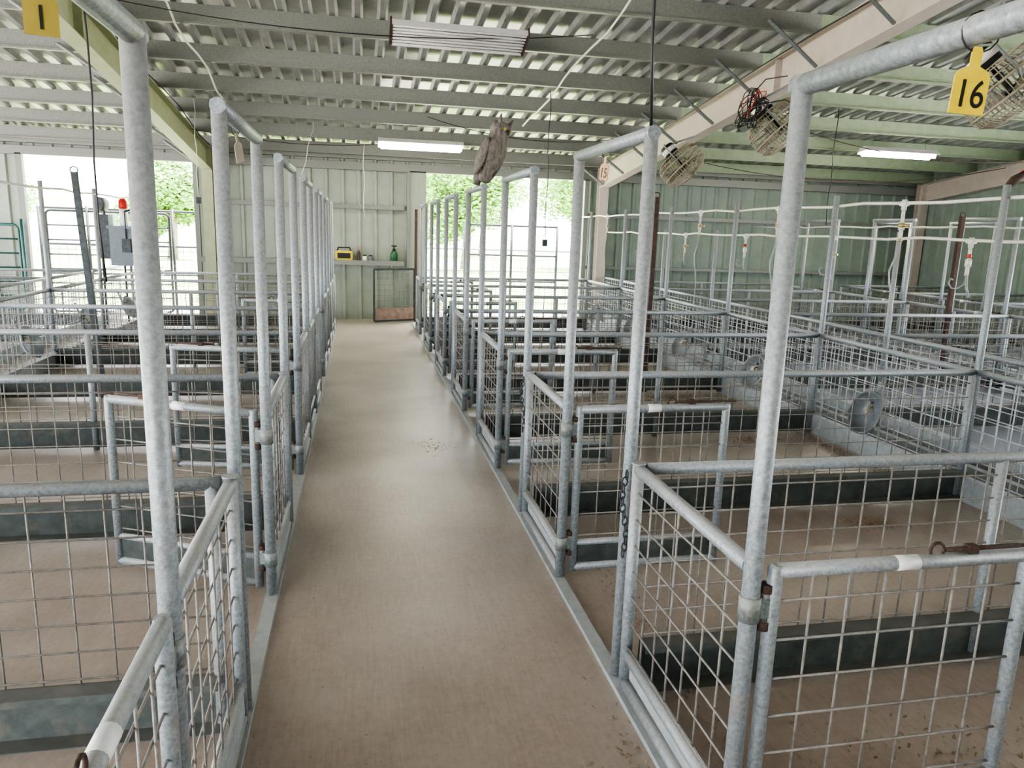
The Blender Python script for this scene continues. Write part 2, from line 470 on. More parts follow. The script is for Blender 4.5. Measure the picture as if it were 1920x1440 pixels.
def latch(bm):
    path(bm, [(-0.26, 0, 0.93), (-0.02, 0, 0.93)], 0.007, 8)
    path(bm, [(-0.02, 0, 0.93), (0.07, 0, 0.928)], 0.005, 6)
    path(bm, [(-0.285+0.022*math.cos(a), 0, 0.93+0.022*math.sin(a)) for a in [2*PI*i/10 for i in range(10)]], 0.0045, 6, True)
    box(bm, (-0.19, -0.012, 0.915), (-0.16, 0.012, 0.94))
g_la = mesh('latch', 'rust', latch)
g_st = mesh('sticker', 'white', lambda bm: path(bm, [(0.42, 0, 0.90), (0.49, 0, 0.90)], 0.0212, 14))
def gate(x, y, ang, label='open galvanised pipe and wire mesh pen gate'):
    return thing('pen_gate', label, 'gate',
          [('gate_tube', g_fr), ('wire_mesh', g_wi), ('kick_plate', g_kp), ('hinge', g_hi, (0.0, 0, 0.80)), ('hinge', g_hi, (0.0, 0, 0.20)),
           ('hinge_bolt', g_bo, (0.0, 0, 0.80), (0, 0, 0), 'rusty hinge bolt'), ('hinge_bolt', g_bo, (0.0, 0, 0.20), (0, 0, 0), 'rusty hinge bolt'),
           ('latch', g_la, (GL-0.02, 0, 0), (0, 0, 0), 'rusty rod latch'), ('sticker', g_st, (0, 0, 0), (0, 0, 0), 'white paper sticker')],
          (x, y, 0), (0, 0, math.radians(ang)), group='pen gates')

def divider_meshes(L):
    top = mesh('top_rail', 'galv', tubes([[(0, 0, RAIL-0.02), (L, 0, RAIL-0.02)]], 0.0225, 14))
    bd = mesh('base_board', 'board', lambda bm: (box(bm, (0.02, -0.003, 0.035), (L-0.02, 0.003, 0.225)), box(bm, (0.02, -0.07, 0.035), (L-0.02, 0, 0.039)),
                                                box(bm, (0.02, -0.07, 0.221), (L-0.02, 0, 0.225)), box(bm, (0.02, -0.073, 0.20), (L-0.02, -0.069, 0.225))))
    wr = mesh('wire_mesh', 'wire', grid_wires(0.02, L-0.02, 0.21, RAIL-0.03, 0.113, 0.10, WR, 'X', 5))
    return top, bd, wr
dpost = mesh('post', 'galv', tubes([[(0, 0, 0), (0, 0, RAIL-0.02)]], 0.022, 12))
dcache = {}
def divider(x0, x1, y):
    L = round(x1-x0, 3)
    if L not in dcache: dcache[L] = divider_meshes(L)
    t, b, w = dcache[L]
    thing('pen_divider', 'galvanised pipe and wire mesh divider between pens, dark steel base channel', 'pen divider',
          [('top_rail', t), ('base_board', b, (0, 0, 0), (0, 0, 0), 'dark grey green steel channel'), ('wire_mesh', w), ('post', dpost, (L/2, 0, 0)), ('post', dpost, (L-0.03, 0, 0))],
          (x0, y, 0), group='pen dividers')

bp_top = mesh('top_rail', 'galv', tubes([[(0, 0, RAIL-0.02), (0, PER, RAIL-0.02)]], 0.022, 10))
bp_board = mesh('base_board', 'lightboard', lambda bm: (box(bm, (-0.004, 0.0, 0.0), (0.004, PER, 0.17)), box(bm, (0, 0, 0.166), (0.05, PER, 0.17))))
bp_wire = mesh('wire_mesh', 'wireL', grid_wires(0.0, PER, 0.17, RAIL-0.03, 0.113, 0.10, 0.004, 'Y', 5))
bp_post = mesh('tall_post', 'galv', tubes([[(0, 0, 0), (0, 0, TALL+0.02)]], 0.0245, 12))
bp_post2 = mesh('water_post', 'galv', tubes([[(0, 0, 0), (0, 0, 1.86)]], 0.0225, 12))
def back_panel(x, k, tall):
    pm = bp_post if tall == 1 else bp_post2 if tall == 2 else dpost
    thing('back_fence', 'galvanised wire mesh back fence with tall post and pale base board', 'pen fence',
          [('top_rail', bp_top), ('base_board', bp_board), ('wire_mesh', bp_wire), ('post', pm)],
          (x, Ck(k), 0), group='pen back fences')

for k in range(0, NP):
    for x in (XR, XL):
        frame_tall(x, k); front_panel(x, k)
    divider(XR+0.03, XR2, Ck(k)); divider(XL2, XL-0.03, Ck(k))
    divider(XR3, XR4, Ck(k))
    gate(XR, Bk(k), (0, 1.0, -3, 2, 0, -2, 1)[k])
    if k == 0:
        gate(XL, Bk(0), -90, 'closed galvanised pipe and wire mesh pen gate with white sticker')
    elif k in (1, 2, 4):
        gate(XL, Bk(k), (0, 154, 168, 0, 182)[k])
    else:
        gate(XL, Bk(k), -90, 'closed galvanised pipe and wire mesh pen gate')
for k in range(0, NP):
    back_panel(XR2, k, 1); back_panel(XL2, k, 1); back_panel(XR3, k, 2)
for k in range(3, NP):
    divider(-7.3, -4.25, Ck(k)); back_panel(-4.22, k, 0)
for k in range(1, NP):
    frame_tall(XR4, k); front_panel(XR4, k); gate(XR4, Bk(k), -90, 'closed galvanised pipe and wire mesh pen gate')
    frame_tall(XR5, k); front_panel(XR5, k); gate(XR5, Bk(k), -90, 'closed galvanised pipe and wire mesh pen gate')
    divider(XR5, XRW-0.15, Ck(k))

# end of aisle gate leaning by the wall
eg_fr = mesh('gate_tube', 'darkgrey', lambda bm: path(bm, rrect(0.0, 0.83, 0.05, 1.0), 0.02, 8, True))
eg_wi = mesh('wire_mesh', 'galvdark', grid_wires(0.01, 0.82, 0.28, 0.99, 0.10, 0.10, 0.0035, 'X', 5))
eg_kp = mesh('wooden_board', 'wood', lambda bm: box(bm, (0.02, -0.012, 0.06), (0.81, 0.012, 0.28)))
eg_po = mesh('post', 'rust', tubes([[(0.86, 0, 0), (0.86, 0, 2.1)]], 0.028, 8))
thing('aisle_gate', 'grey framed mesh gate with plywood bottom standing open by the wall', 'gate',
      [('gate_tube', eg_fr), ('wire_mesh', eg_wi), ('wooden_board', eg_kp), ('post', eg_po)], (0.27, 13.98, 0), (0, 0, math.radians(24)))

# ------------------------------------------------------------------ water lines
def wpipe(name_label, x, z, mat='pvc', y0=0.8, y1=14.3, r=0.0135):
    pts = []
    y = y0; i = 0
    while y <= y1:
        pts.append((0, y, z + 0.010*math.sin(i*1.9)+0.006*math.sin(i*3.1))); y += 0.45; i += 1
    solo('water_pipe', name_label, 'pipe', mesh('water_pipe', mat, lambda bm: path(bm, pts, r, 8)), (x, 0, 0), group='water pipes')
wpipe('white plastic water pipe tied along tall fence posts', XR2+0.036, 2.065)
wpipe('white plastic water pipe tied along shorter fence posts', XR3-0.034, 1.80)
wpipe('white plastic water pipe tied along tall fence posts', XL2+0.036, 2.07)
wpipe('white plastic water pipe tied along tall fence posts', XR4-0.036, 2.0)

def fitting(bm):
    path(bm, [(0, 0, 0.03), (0, 0, -0.05)], 0.020, 10)
    path(bm, [(0, -0.04, 0), (0, 0.04, 0)], 0.021, 10)
    path(bm, [(0, 0, -0.05), (0, 0, -0.14)], 0.013, 8)
    path(bm, [(0, 0, -0.14), (0, 0, -0.20)], 0.024, 10)
    path(bm, [(0, 0, -0.20), (0, 0, -0.27)], 0.015, 8)
m_fit = mesh('fitting', 'pvc', fitting)
def valve(bm):
    path(bm, [(0, 0, -0.15), (0, 0, -0.18)], 0.027, 8)
    path(bm, [(0, -0.0, -0.165), (0.03, -0.06, -0.165)], 0.010, 6)
    path(bm, [(0, 0, -0.27), (0, 0, -0.29)], 0.019, 8)
m_val = mesh('valve', 'brass', valve)
m_valr = mesh('valve_red', 'red', lambda bm: (path(bm, [(0, 0, -0.10), (0, 0, -0.13)], 0.017, 8), path(bm, [(0, 0, -0.115), (-0.04, -0.03, -0.115)], 0.008, 6)))
m_hose = mesh('hose', 'galv', lambda bm: path(bm, [(0, 0, -0.28), (0.0, 0.02, -0.40), (-0.02, 0.05, -0.52), (-0.02, 0.03, -0.62), (-0.02, -0.02, -0.74), (-0.02, -0.05, -0.90), (-0.03, -0.06, -1.1), (-0.03, -0.08, -1.30), (-0.03, -0.09, -1.52)], 0.0065, 6))
def hose2(bm):
    pts = [(0, 0, -0.28), (0.0, 0.01, -0.34), (-0.02, 0.05, -0.38), (-0.03, 0.10, -0.38), (-0.03, 0.14, -0.34), (-0.03, 0.13, -0.30), (-0.03, 0.10, -0.31)]
    path(bm, pts, 0.007, 6)
    path(bm, [(-0.0, 0, -0.26), (-0.03, -0.05, -0.36), (-0.02, -0.08, -0.44)], 0.010, 6)
m_hose2 = mesh('nozzle', 'galv', hose2)
def bowl(bm):
    n = 24; rings = []
    prof = [(1.08, -0.006), (1.05, 0.006), (0.99, 0.004), (0.93, -0.03), (0.7, -0.07), (0.35, -0.095)]
    for r, d in prof:
        rings.append([bm.verts.new((d, 0.125*r*math.cos(2*PI*j/n), 0.185*r*math.sin(2*PI*j/n)*(1 if math.sin(2*PI*j/n) > 0 else 0.85))) for j in range(n)])
    for i in range(len(rings)-1):
        for j in range(n):
            f = bm.faces.new((rings[i][j], rings[i][(j+1) % n], rings[i+1][(j+1) % n], rings[i+1][j])); f.smooth = True
    bm.faces.new(rings[-1])
    bmesh.ops.solidify(bm, geom=bm.faces[:], thickness=0.004)
m_bowl = mesh('basin', 'bowl', bowl)
m_brim = mesh('nipple', 'brass', lambda bm: path(bm, [(-0.08, 0, 0.08), (-0.03, 0, 0.06), (-0.02, 0, 0.0)], 0.012, 8))
m_bbr = mesh('bracket', 'galvdark', lambda bm: (box(bm, (-0.10, -0.015, 0.05), (-0.088, 0.015, 0.30)), path(bm, [(-0.09, 0, 0.12), (-0.02, 0, 0.1)], 0.012, 6)))
for k in range(0, NP-1):
    ym = Ck(k)+0.98
    thing('water_dropper', 'white plastic water fitting with hanging hose below the pipe', 'water fitting',
          [('fitting', m_fit), ('valve', m_val), ('hose', m_hose)], (XR2+0.036, ym, 2.06), group='water fittings')
    thing('water_dropper', 'white water fitting with red valve and curled nozzle' if k % 2 else 'white water fitting with brass valve and curled nozzle', 'water fitting',
          [('fitting', m_fit), ('valve', m_valr if k % 2 else m_val), ('nozzle', m_hose2)], (XR3-0.034, ym-0.05, 1.79), group='water fittings')
    thing('water_bowl', 'oval grey metal drinking bowl mounted on the back fence', 'drinking bowl',
          [('basin', m_bowl), ('nipple', m_brim), ('bracket', m_bbr)], (XR2-0.14, ym-0.08, 0.40), (0, math.radians(-22), PI+0.45), group='drinking bowls')
    thing('water_bowl', 'oval grey metal drinking bowl mounted on the back fence', 'drinking bowl',
          [('basin', m_bowl), ('nipple', m_brim), ('bracket', m_bbr)], (XL2+0.12, ym-0.08, 0.42), (0, math.radians(-22), -0.3), group='drinking bowls')

# ------------------------------------------------------------------ fans
def cage(bm):
    Rr = 0.27
    pr = ((0.22, 0.185), (0.5, 0.175), (0.78, 0.155), (0.96, 0.11), (1, 0.05), (1, -0.05), (0.96, -0.10), (0.78, -0.14), (0.5, -0.155), (0.25, -0.16))
    for rr, d in pr:
        path(bm, [(Rr*rr*math.cos(a), Rr*rr*math.sin(a), d) for a in [2*PI*i/28 for i in range(28)]], 0.0045 if rr < 1 else 0.009, 5, True)
    for i in range(52):
        a = 2*PI*i/52; c, s = math.cos(a), math.sin(a)
        path(bm, [(Rr*r*c, Rr*r*s, d) for r, d in pr], 0.0036, 4)
m_cage = mesh('cage', 'tanwire', cage)
def blade(bm):
    n = 6; a0 = []
    for i in range(n+1):
        r = 0.05+0.18*i/n; w = 0.03+0.065*math.sin(PI*min(1, (i+1.5)/(n+1))*0.75)
        a0.append((bm.verts.new((r, -w, -0.025)), bm.verts.new((r, 0, 0.0)), bm.verts.new((r, w, 0.03))))
    for i in range(n):
        for j in (0, 1): bm.faces.new((a0[i][j], a0[i+1][j], a0[i+1][j+1], a0[i][j+1]))
    bmesh.ops.solidify(bm, geom=bm.faces[:], thickness=0.002)
m_blade = mesh('blade', 'tanwire', blade)
m_motor = mesh('motor', 'black', lambda bm: (lathe(bm, [(0.03, -0.31), (0.075, -0.30), (0.088, -0.28), (0.088, -0.17), (0.07, -0.15), (0.02, -0.14), (0.02, 0.02), (0.045, 0.02), (0.045, 0.05)], 16)))
m_mlab = mesh('nameplate', 'white', lambda bm: path(bm, [(0, 0, -0.26), (0, 0, -0.20)], 0.0895, 16))
m_fbr = mesh('bracket', 'galvdark', lambda bm: path(bm, [(0.27, 0, 0.0), (0.32, 0, -0.05), (0.32, 0, -0.24), (0.0, 0, -0.33), (-0.32, 0, -0.24), (-0.32, 0, -0.05), (-0.27, 0, 0.0)], 0.009, 6))
for (x, y, z, d, lab) in ((4.45, 10.2, 2.74, (0.6, -0.35, -0.72), 'dusty wire cage fan with black motor hung from the rafter'),
                     (4.40, 7.65, 2.94, (0.6, -0.35, -0.72), 'dusty wire cage fan with black motor hung from the rafter'),
                     (4.60, 4.90, 2.90, (0.6, -0.35, -0.72), 'dusty wire cage fan with red and yellow cord on the rafter')):
    q = Vector(d).to_track_quat('Z', 'Y').to_euler()
    parts = [('cage', m_cage), ('motor', m_motor), ('nameplate', m_mlab), ('bracket', m_fbr)]
    for i in range(4): parts.append(('blade', m_blade, (0, 0, 0.035), (0, 0, i*PI/2)))
    f = thing('cage_fan', lab, 'fan', parts, (x, y, z), q, group='cage fans')
    f.scale = (1.15, 1.15, 1.15)
    zt = zroof(y)-0.58
    inv = (Matrix.Translation((x, y, z)) @ q.to_matrix().to_4x4() @ Matrix.Scale(1.15, 4)).inverted()
    me = mesh('hanger_rod', 'galvdark', lambda bm: path(bm, [Vector((0, 0, -0.31)), inv @ Vector((4.66, y+0.02, zt))], 0.011, 6))
    put('hanger_rod', me, f)

# ------------------------------------------------------------------ light fixtures
def fix_body(bm):
    L = 1.36/2
    v = []
    for x in (-L, L):
        v.append([bm.verts.new((x, yy, zz)) for yy, zz in ((-0.06, 0.07), (0.06, 0.07), (0.14, -0.01), (0.14, -0.02), (0.10, 0.0), (-0.10, 0.0), (-0.14, -0.02), (-0.14, -0.01))])
    for j in range(8): bm.faces.new((v[0][j], v[0][(j+1) % 8], v[1][(j+1) % 8], v[1][j]))
    bm.faces.new(v[0]); bm.faces.new(v[1][::-1])
m_fb = mesh('housing', 'white', fix_body)
m_ft = mesh('tube_lamp', 'lamp', tubes([[(-0.64, -0.06, -0.035), (0.64, -0.06, -0.035)], [(-0.64, 0.06, -0.035), (0.64, 0.06, -0.035)]], 0.03, 10))
m_fto = mesh('tube_off', 'white', tubes([[(-0.64, -0.05, -0.022), (0.64, -0.05, -0.022)], [(-0.64, 0.05, -0.022), (0.64, 0.05, -0.022)]], 0.018, 8))
def louv(bm):
    for i in range(7):
        y = -0.15+0.05*i; path(bm, [(-0.67, y, -0.05), (0.67, y, -0.05)], 0.013, 5)
    box(bm, (-0.68, -0.18, -0.055), (0.68, -0.172, 0.0)); box(bm, (-0.68, 0.172, -0.055), (0.68, 0.18, 0.0))
m_lo = mesh('louver', 'louver', louv)
m_end = mesh('end_cap', 'rust', lambda bm: box(bm, (-0.009, -0.18, -0.06), (0.009, 0.18, 0.03)))
def fixture(x, y, lit, lab, dz=0.30, tilt=-4):
    z = zroof(y)-dz
    parts = [('housing', m_fb), ('tube_lamp', m_ft if lit else m_fto), ('hanger', mesh('hanger', 'galvdark', tubes([[(-0.5, 0, 0.07), (-0.5, 0, dz)], [(0.5, 0, 0.07), (0.5, 0, dz)]], 0.004, 5)))]
    if not lit: parts += [('louver', m_lo), ('end_cap', m_end, (0.69, 0, 0)), ('end_cap', m_end, (-0.69, 0, 0))]
    thing('light_fixture', lab, 'ceiling light', parts, (x, y, z), (math.radians(tilt), 0, 0), group='ceiling lights')
fixture(1.02, 8.10, False, 'unlit white fluorescent fixture with ribbed louver and rusty ends', 0.30, -20)
fixture(1.0, 12.6, True, 'lit white fluorescent strip light hanging below the purlins', 0.38, -14)
fixture(8.8, 11.4, True, 'lit white fluorescent strip light hanging below the purlins', 0.36, -8)

# ------------------------------------------------------------------ conduits and cords
def slope_line(x, y0, y1, dz, r, lab, mat='pvc', nm='conduit'):
    pts = []
    nseg = 14
    for i in range(nseg+1):
        y = y0+(y1-y0)*i/nseg; pts.append((x+0.03*math.sin(i*1.3), y, zroof(y)-dz-0.02*abs(math.sin(i*0.9))))
    solo(nm, lab, 'conduit' if nm == 'conduit' else 'cable', mesh(nm, mat, lambda bm: path(bm, pts, r, 6)), group='ceiling cables')
slope_line(2.47, 5.0, 11.6, 0.24, 0.012, 'pale conduit running under the roof purlins')
slope_line(-1.75, 5.0, 11.2, 0.24, 0.012, 'pale conduit running under the roof purlins')
slope_line(4.56, 1.0, 14.0, 0.24, 0.008, 'black cable clipped along the rafter', 'black', 'cable')
slope_line(-2.45, 3.0, 14.0, 0.24, 0.008, 'black cable clipped along the rafter', 'black', 'cable')
def xline(y, x0, x1, sag, dz, r, lab, mat='black'):
    pts = [(x0+(x1-x0)*i/16, y, zroof(y)-dz-sag*4*(i/16)*(1-i/16)) for i in range(17)]
    solo('cable', lab, 'cable', mesh('cable', mat, lambda bm: path(bm, pts, r, 5)), group='ceiling cables')
xline(13.0, -2.6, 1.0, 0.15, 0.22, 0.005, 'thin black cable sagging between purlins')
xline(11.5, 1.0, 4.65, 0.25, 0.22, 0.005, 'thin black cable sagging between purlins')
xline(12.4, 4.7, 11.9, 0.4, 0.25, 0.006, 'thin brown wire sagging across the bay', 'darkbrown')
xline(9.5, 4.7, 11.9, 0.6, 0.3, 0.006, 'thin brown wire sagging across the bay', 'darkbrown')
xline(8.0, -2.6, 2.4, 0.18, 0.22, 0.005, 'thin black cable sagging between purlins')
def hang2(x, y, ztop, zbot, lab, weight=False, dx=0.0, mat='black', r=0.006):
    L = ztop-zbot
    parts = [('cord', mesh('cord', mat, lambda bm: path(bm, [(0.012*math.sin(i*1.7)+dx*i/8, 0, -L*i/8) for i in range(9)], r, 6)))]
    if weight: parts.append(('weight', mesh('weight', 'darkgrey', lambda bm: box(bm, (-0.03+dx, -0.03, -L-0.09), (0.03+dx, 0.03, -L)))))
    thing('hanging_cord', lab, 'cord', parts, (x, y, ztop), group='hanging cords')
hang2(1.0, 2.6, zroof(2.6)+0.02, TALL-0.01, 'thin dark wire rising from the gate arch to the roof')
hang2(2.47, 10.0, zroof(10.0)-0.2, 1.66, 'thin dark cord hanging from the roof with small weight', True)
hang2(-1.6, 5.25, zroof(5.25)+0.02, 1.35, 'thin dark cord hanging from the roof into a pen', False)
hang2(-2.3, 12.0, zroof(12.0)-0.05, 2.1, 'thin white cord hanging below the purlins', True, mat='pvc')
hang2(0.1, 13.7, zroof(13.7)+0.02, 1.9, 'thin white cord hanging below the purlins', False, mat='pvc')
hang2(-0.7, 13.2, zroof(13.2)+0.02, 2.35, 'thin white cord hanging below the purlins', False, dx=-0.25, mat='pvc')
hang2(7.0, 10.5, zroof(10.5)+0.02, 2.0, 'thin dark cord hanging from the roof into a pen', False)
def tangle(bm):
    pts = []
    for i in range(70):
        a = i*0.62; rr = 0.10+0.05*math.sin(i*0.37)
        pts.append((rr*math.cos(a)*0.7+0.03*math.sin(i*.21), rr*0.4*math.sin(a*1.3), 0.16*math.sin(a)+0.05*math.cos(i*.31)))
    path(bm, pts, 0.005, 5)
    path(bm, [(0, 0, 0.15), (0.15, 0.05, 0.3), (0.42, 0.1, 0.36)], 0.006, 5)
thing('cord_bundle', 'tangled red and black extension cord looped on the rafter', 'cord',
      [('black_cord', mesh('black_cord', 'black', tangle)), ('red_cord', mesh('red_cord', 'red', lambda bm: path(bm, [(0.09*math.cos(i*.55)+0.0, 0.05*math.sin(i*.8), 0.15*math.sin(i*.55+0.3)) for i in range(22)], 0.005, 5)), (0.03, 0.03, 0.06), (0.4, 0.2, 0.7)),
       ('black_coil', mesh('black_coil', 'black', tangle), (0.02, 0.05, -0.04), (0.9, 0.5, 0.2))], (3.95, 7.40, 3.06))

# tall rods standing in pens
for x, y, mat, lab, h, tilt in ((3.2, 7.93, 'darkbrown', 'dark brown square steel pole standing at a pen divider', 2.17, 0),
                       (-2.5, 7.93, 'darkgrey', 'dark grey leaning steel pole standing at a pen divider', 2.17, -0.05),
                       (7.1, 7.93, 'rust', 'rusty brown steel pole standing at a pen divider', 2.1, 0)):
    solo('steel_pole', lab, 'pole', mesh('steel_pole', mat, lambda bm: (box(bm, (-0.025, -0.025, 0), (0.025, 0.025, h)), path(bm, [(0.035*math.cos(a), 0, h+0.02+0.03*math.sin(a)) for a in [2*PI*i/10 for i in range(10)]], 0.006, 5, True))), (x, y, 0), (0, tilt, 0), group='steel poles')

# ------------------------------------------------------------------ number tags
def tag_shape(bm, w=0.062, h=0.10, t=0.003):
    pts = [(-w/2, 0), (w/2, 0), (w/2, h*0.62), (w*0.42, h*0.72), (w*0.15, h*0.80), (w*0.15, h*1.05), (w*0.10, h*1.12), (-w*0.10, h*1.12), (-w*0.15, h*1.05), (-w*0.15, h*0.80), (-w*0.42, h*0.72), (-w/2, h*0.62)]
    a = [bm.verts.new((x, -t/2, z)) for x, z in pts]; b = [bm.verts.new((x, t/2, z)) for x, z in pts]
    bm.faces.new(a); bm.faces.new(b[::-1])
    for i in range(len(pts)): bm.faces.new((a[i], a[(i+1) % len(pts)], b[(i+1) % len(pts)], b[i]))
def text_mesh(txt, size, mat):
    cu = bpy.data.curves.new('txt', 'FONT'); cu.body = txt; cu.size = size; cu.align_x = 'CENTER'; cu.extrude = 0.0004; cu.offset = 0.0002
    o = bpy.data.objects.new('txt', cu); COL.objects.link(o)
    dg = bpy.context.evaluated_depsgraph_get(); me = bpy.data.meshes.new_from_object(o.evaluated_get(dg))
    bpy.data.objects.remove(o); me.materials.clear(); me.materials.append(M[mat]); me.name = 'number'
    return me
def number_tag(x, y, txt, mat, lab, rz=0.0, s=1.0, tilt=0.0, dz=0.0):
    z = TALL-0.03-0.0245-0.008-0.112*s+dz
    parts = [('plate', mesh('plate', mat, tag_shape)),
             ('tie', mesh('tie', 'black', lambda bm: path(bm, [(0.034*math.cos(a), 0, 0.137+0.034*math.sin(a)) for a in [2*PI*i/14 for i in range(14)]], 0.0015, 5, True)))]
    if txt:
        tm = text_mesh(txt, 0.066, 'black')
        for v in tm.vertices: v.co.x *= 0.80
        parts.append(('number', tm, (0, -0.0028, 0.012), (PI/2, 0, 0)))
    e = thing('number_tag', lab, 'tag', parts, (x, y, z), (0, tilt, rz), group='pen number tags'); e.scale = (s, s, s)
number_tag(XR, 1.145, '16', 'yellow', 'yellow plastic ear tag numbered 16 hanging from a pipe arch', math.radians(-12), 0.95, 0.06, 0.006)
number_tag(XL, 1.20, '1', 'olive', 'faded yellow plastic ear tag numbered 1 hanging from a pipe arch', math.radians(15), 0.68)
number_tag(XR, 3.08, '15', 'orange', 'orange plastic ear tag numbered 15 hanging from a pipe arch', math.radians(-68), 0.85, 0.1)
number_tag(XL, 2.98, None, 'cream', 'cream plastic ear tag hanging from a pipe arch', math.radians(70), 0.9, -0.25)

def chain(bm):
    for i in range(13):
        z = 0.88-0.026*i
        pts = []
        for j in range(8):
            a = 2*PI*j/8; u, w = 0.010*math.cos(a), 0.018*math.sin(a)
            pts.append((u, 0, z+w) if i % 2 else (0, u, z+w))
        path(bm, [(p[0]-0.012*math.sin(i*.5), p[1], p[2]) for p in pts], 0.0035, 5, True)
for k in (0, 1):
    solo('latch_chain', 'short dark steel latch chain hanging on the corner post', 'chain', mesh('latch_chain', 'darkgrey', chain), (XR-0.033, Ck(k)+0.03, 0), group='latch chains')

# ------------------------------------------------------------------ owl
def owl_body(bm):
    prof = [(0.025, -0.01), (0.05, 0.005), (0.058, 0.04), (0.052, 0.07), (0.072, 0.11), (0.092, 0.16), (0.104, 0.22), (0.106, 0.27), (0.096, 0.32), (0.080, 0.355),
            (0.076, 0.37), (0.084, 0.395), (0.090, 0.42), (0.086, 0.448), (0.068, 0.474), (0.03, 0.487)]
    lathe(bm, prof, 28, sx=1.0, sy=0.95)
    for s in (-1, 1):
        path(bm, [(s*0.045, -0.02, 0.455), (s*0.062, -0.025, 0.49), (s*0.074, -0.03, 0.535)], [0.026, 0.018, 0.003], 8)
    # tail
    path(bm, [(0, 0.06, 0.17), (0, 0.08, 0.06), (0, 0.075, -0.04)], [0.05, 0.045, 0.03], 10)
m_owl = mesh('body', 'owl', owl_body)
def wing(bm):
    n = 10; rings = []
    for i in range(n+1):
        t = i/n; z = 0.33-0.30*t; w = 0.048*math.sin(PI*(0.12+0.8*t))+0.005
        th = 0.026*math.sin(PI*(0.1+0.85*t))+0.003
        rings.append([bm.verts.new((th*math.cos(a), w*math.sin(a)+0.03*t, z)) for a in [2*PI*j/12 for j in range(12)]])
    for i in range(n):
        for j in range(12):
            f = bm.faces.new((rings[i][j], rings[i][(j+1) % 12], rings[i+1][(j+1) % 12], rings[i+1][j])); f.smooth = True
    bm.faces.new(rings[0]); bm.faces.new(rings[-1][::-1])
m_wing = mesh('wing', 'owl', wing)
def ball(r, c):
    def fn(bm): bmesh.ops.create_uvsphere(bm, u_segments=12, v_segments=8, radius=r, matrix=Matrix.Translation(c))
    return fn
orot = (Matrix.Rotation(math.radians(17), 3, 'Y') @ Matrix.Rotation(math.radians(38), 3, 'Z')).to_euler()
thing('owl_decoy', 'grey brown plastic owl decoy leaning on top of a pipe arch', 'owl decoy',
      [('body', m_owl), ('wing', m_wing, (0.088, 0, 0.0), (0, 0.05, 0)), ('wing', m_wing, (-0.088, 0, 0.0), (0, -0.05, 0)),
       ('eye', mesh('eye', 'olive', ball(0.014, (0.032, -0.076, 0.43)))), ('eye', mesh('eye', 'olive', ball(0.014, (-0.032, -0.076, 0.43)))),
       ('beak', mesh('beak', 'black', lambda bm: path(bm, [(0, -0.08, 0.425), (0, -0.10, 0.41), (0, -0.098, 0.39)], [0.012, 0.009, 0.002], 8)))],
      (XR, Ak(3)+0.02, TALL+0.012), orot)

# ------------------------------------------------------------------ shelf items
ZS = 1.13
def jb(bm):
    box(bm, (-0.16, -0.06, 0.0), (0.16, 0.06, 0.17))
    bmesh.ops.bevel(bm, geom=bm.edges[:], offset=0.02, segments=2, affect='EDGES')
thing('jump_starter', 'yellow and black portable battery pack with carry handle', 'battery pack',
      [('case', mesh('case', 'yellow', jb)), ('face', mesh('face', 'black', lambda bm: box(bm, (-0.12, -0.066, 0.03), (0.12, -0.058, 0.13)))),
       ('handle', mesh('handle', 'black', lambda bm: path(bm, [(-0.13, 0, 0.16), (-0.10, 0, 0.23), (0.10, 0, 0.23), (0.13, 0, 0.16)], 0.014, 8)))], (-0.27, 14.61, ZS))
thing('spray_bottle', 'dark bottle with orange cap on the wall shelf', 'bottle',
      [('bottle', mesh('bottle', 'darkbrown', lambda bm: lathe(bm, [(0.03, 0), (0.035, 0.01), (0.035, 0.13), (0.015, 0.17), (0.013, 0.19)], 14))),
       ('cap', mesh('cap', 'orange', lambda bm: lathe(bm, [(0.017, 0.18), (0.017, 0.23), (0.01, 0.24)], 12)))], (0.0, 14.61, ZS))
for x, mat in ((0.11, 'white'), (0.22, 'greybox')):
    thing('small_canister', 'small squat canister on the wall shelf', 'canister',
          [('can', mesh('can', mat, lambda bm: lathe(bm, [(0.04, 0), (0.042, 0.005), (0.042, 0.07), (0.03, 0.08)], 14))), ('lid', mesh('lid', 'darkgrey', lambda bm: lathe(bm, [(0.033, 0.08), (0.033, 0.095), (0.02, 0.1)], 14)))], (x, 14.61, ZS), group='canisters on the shelf')
thing('pump_sprayer', 'green and black hand pump garden sprayer on the shelf', 'sprayer',
      [('tank', mesh('tank', 'green', lambda bm: lathe(bm, [(0.06, 0), (0.07, 0.01), (0.07, 0.12), (0.055, 0.17), (0.025, 0.20)], 16))),
       ('pump', mesh('pump', 'black', lambda bm: (lathe(bm, [(0.03, 0.19), (0.03, 0.23), (0.012, 0.235), (0.012, 0.27), (0.01, 0.275)], 12), path(bm, [(-0.05, 0, 0.28), (0.05, 0, 0.28)], 0.012, 8)))),
       ('nozzle', mesh('nozzle', 'orange', lambda bm: path(bm, [(0.02, 0, 0.21), (0.09, 0, 0.23)], 0.01, 8)))], (0.66, 14.61, ZS))
thing('hand_tool', 'brown and red handled tool resting on a post top', 'tool',
      [('grip', mesh('grip', 'rust', lambda bm: path(bm, [(-0.06, 0, -0.05), (-0.02, 0, -0.01), (0.05, 0, 0.03)], [0.02, 0.028, 0.022], 10))),
       ('tip', mesh('tip', 'red', lambda bm: path(bm, [(0.05, 0, 0.03), (0.09, 0, 0.05)], [0.026, 0.020], 10)))], (XR2+0.06, Ck(1), TALL+0.06))

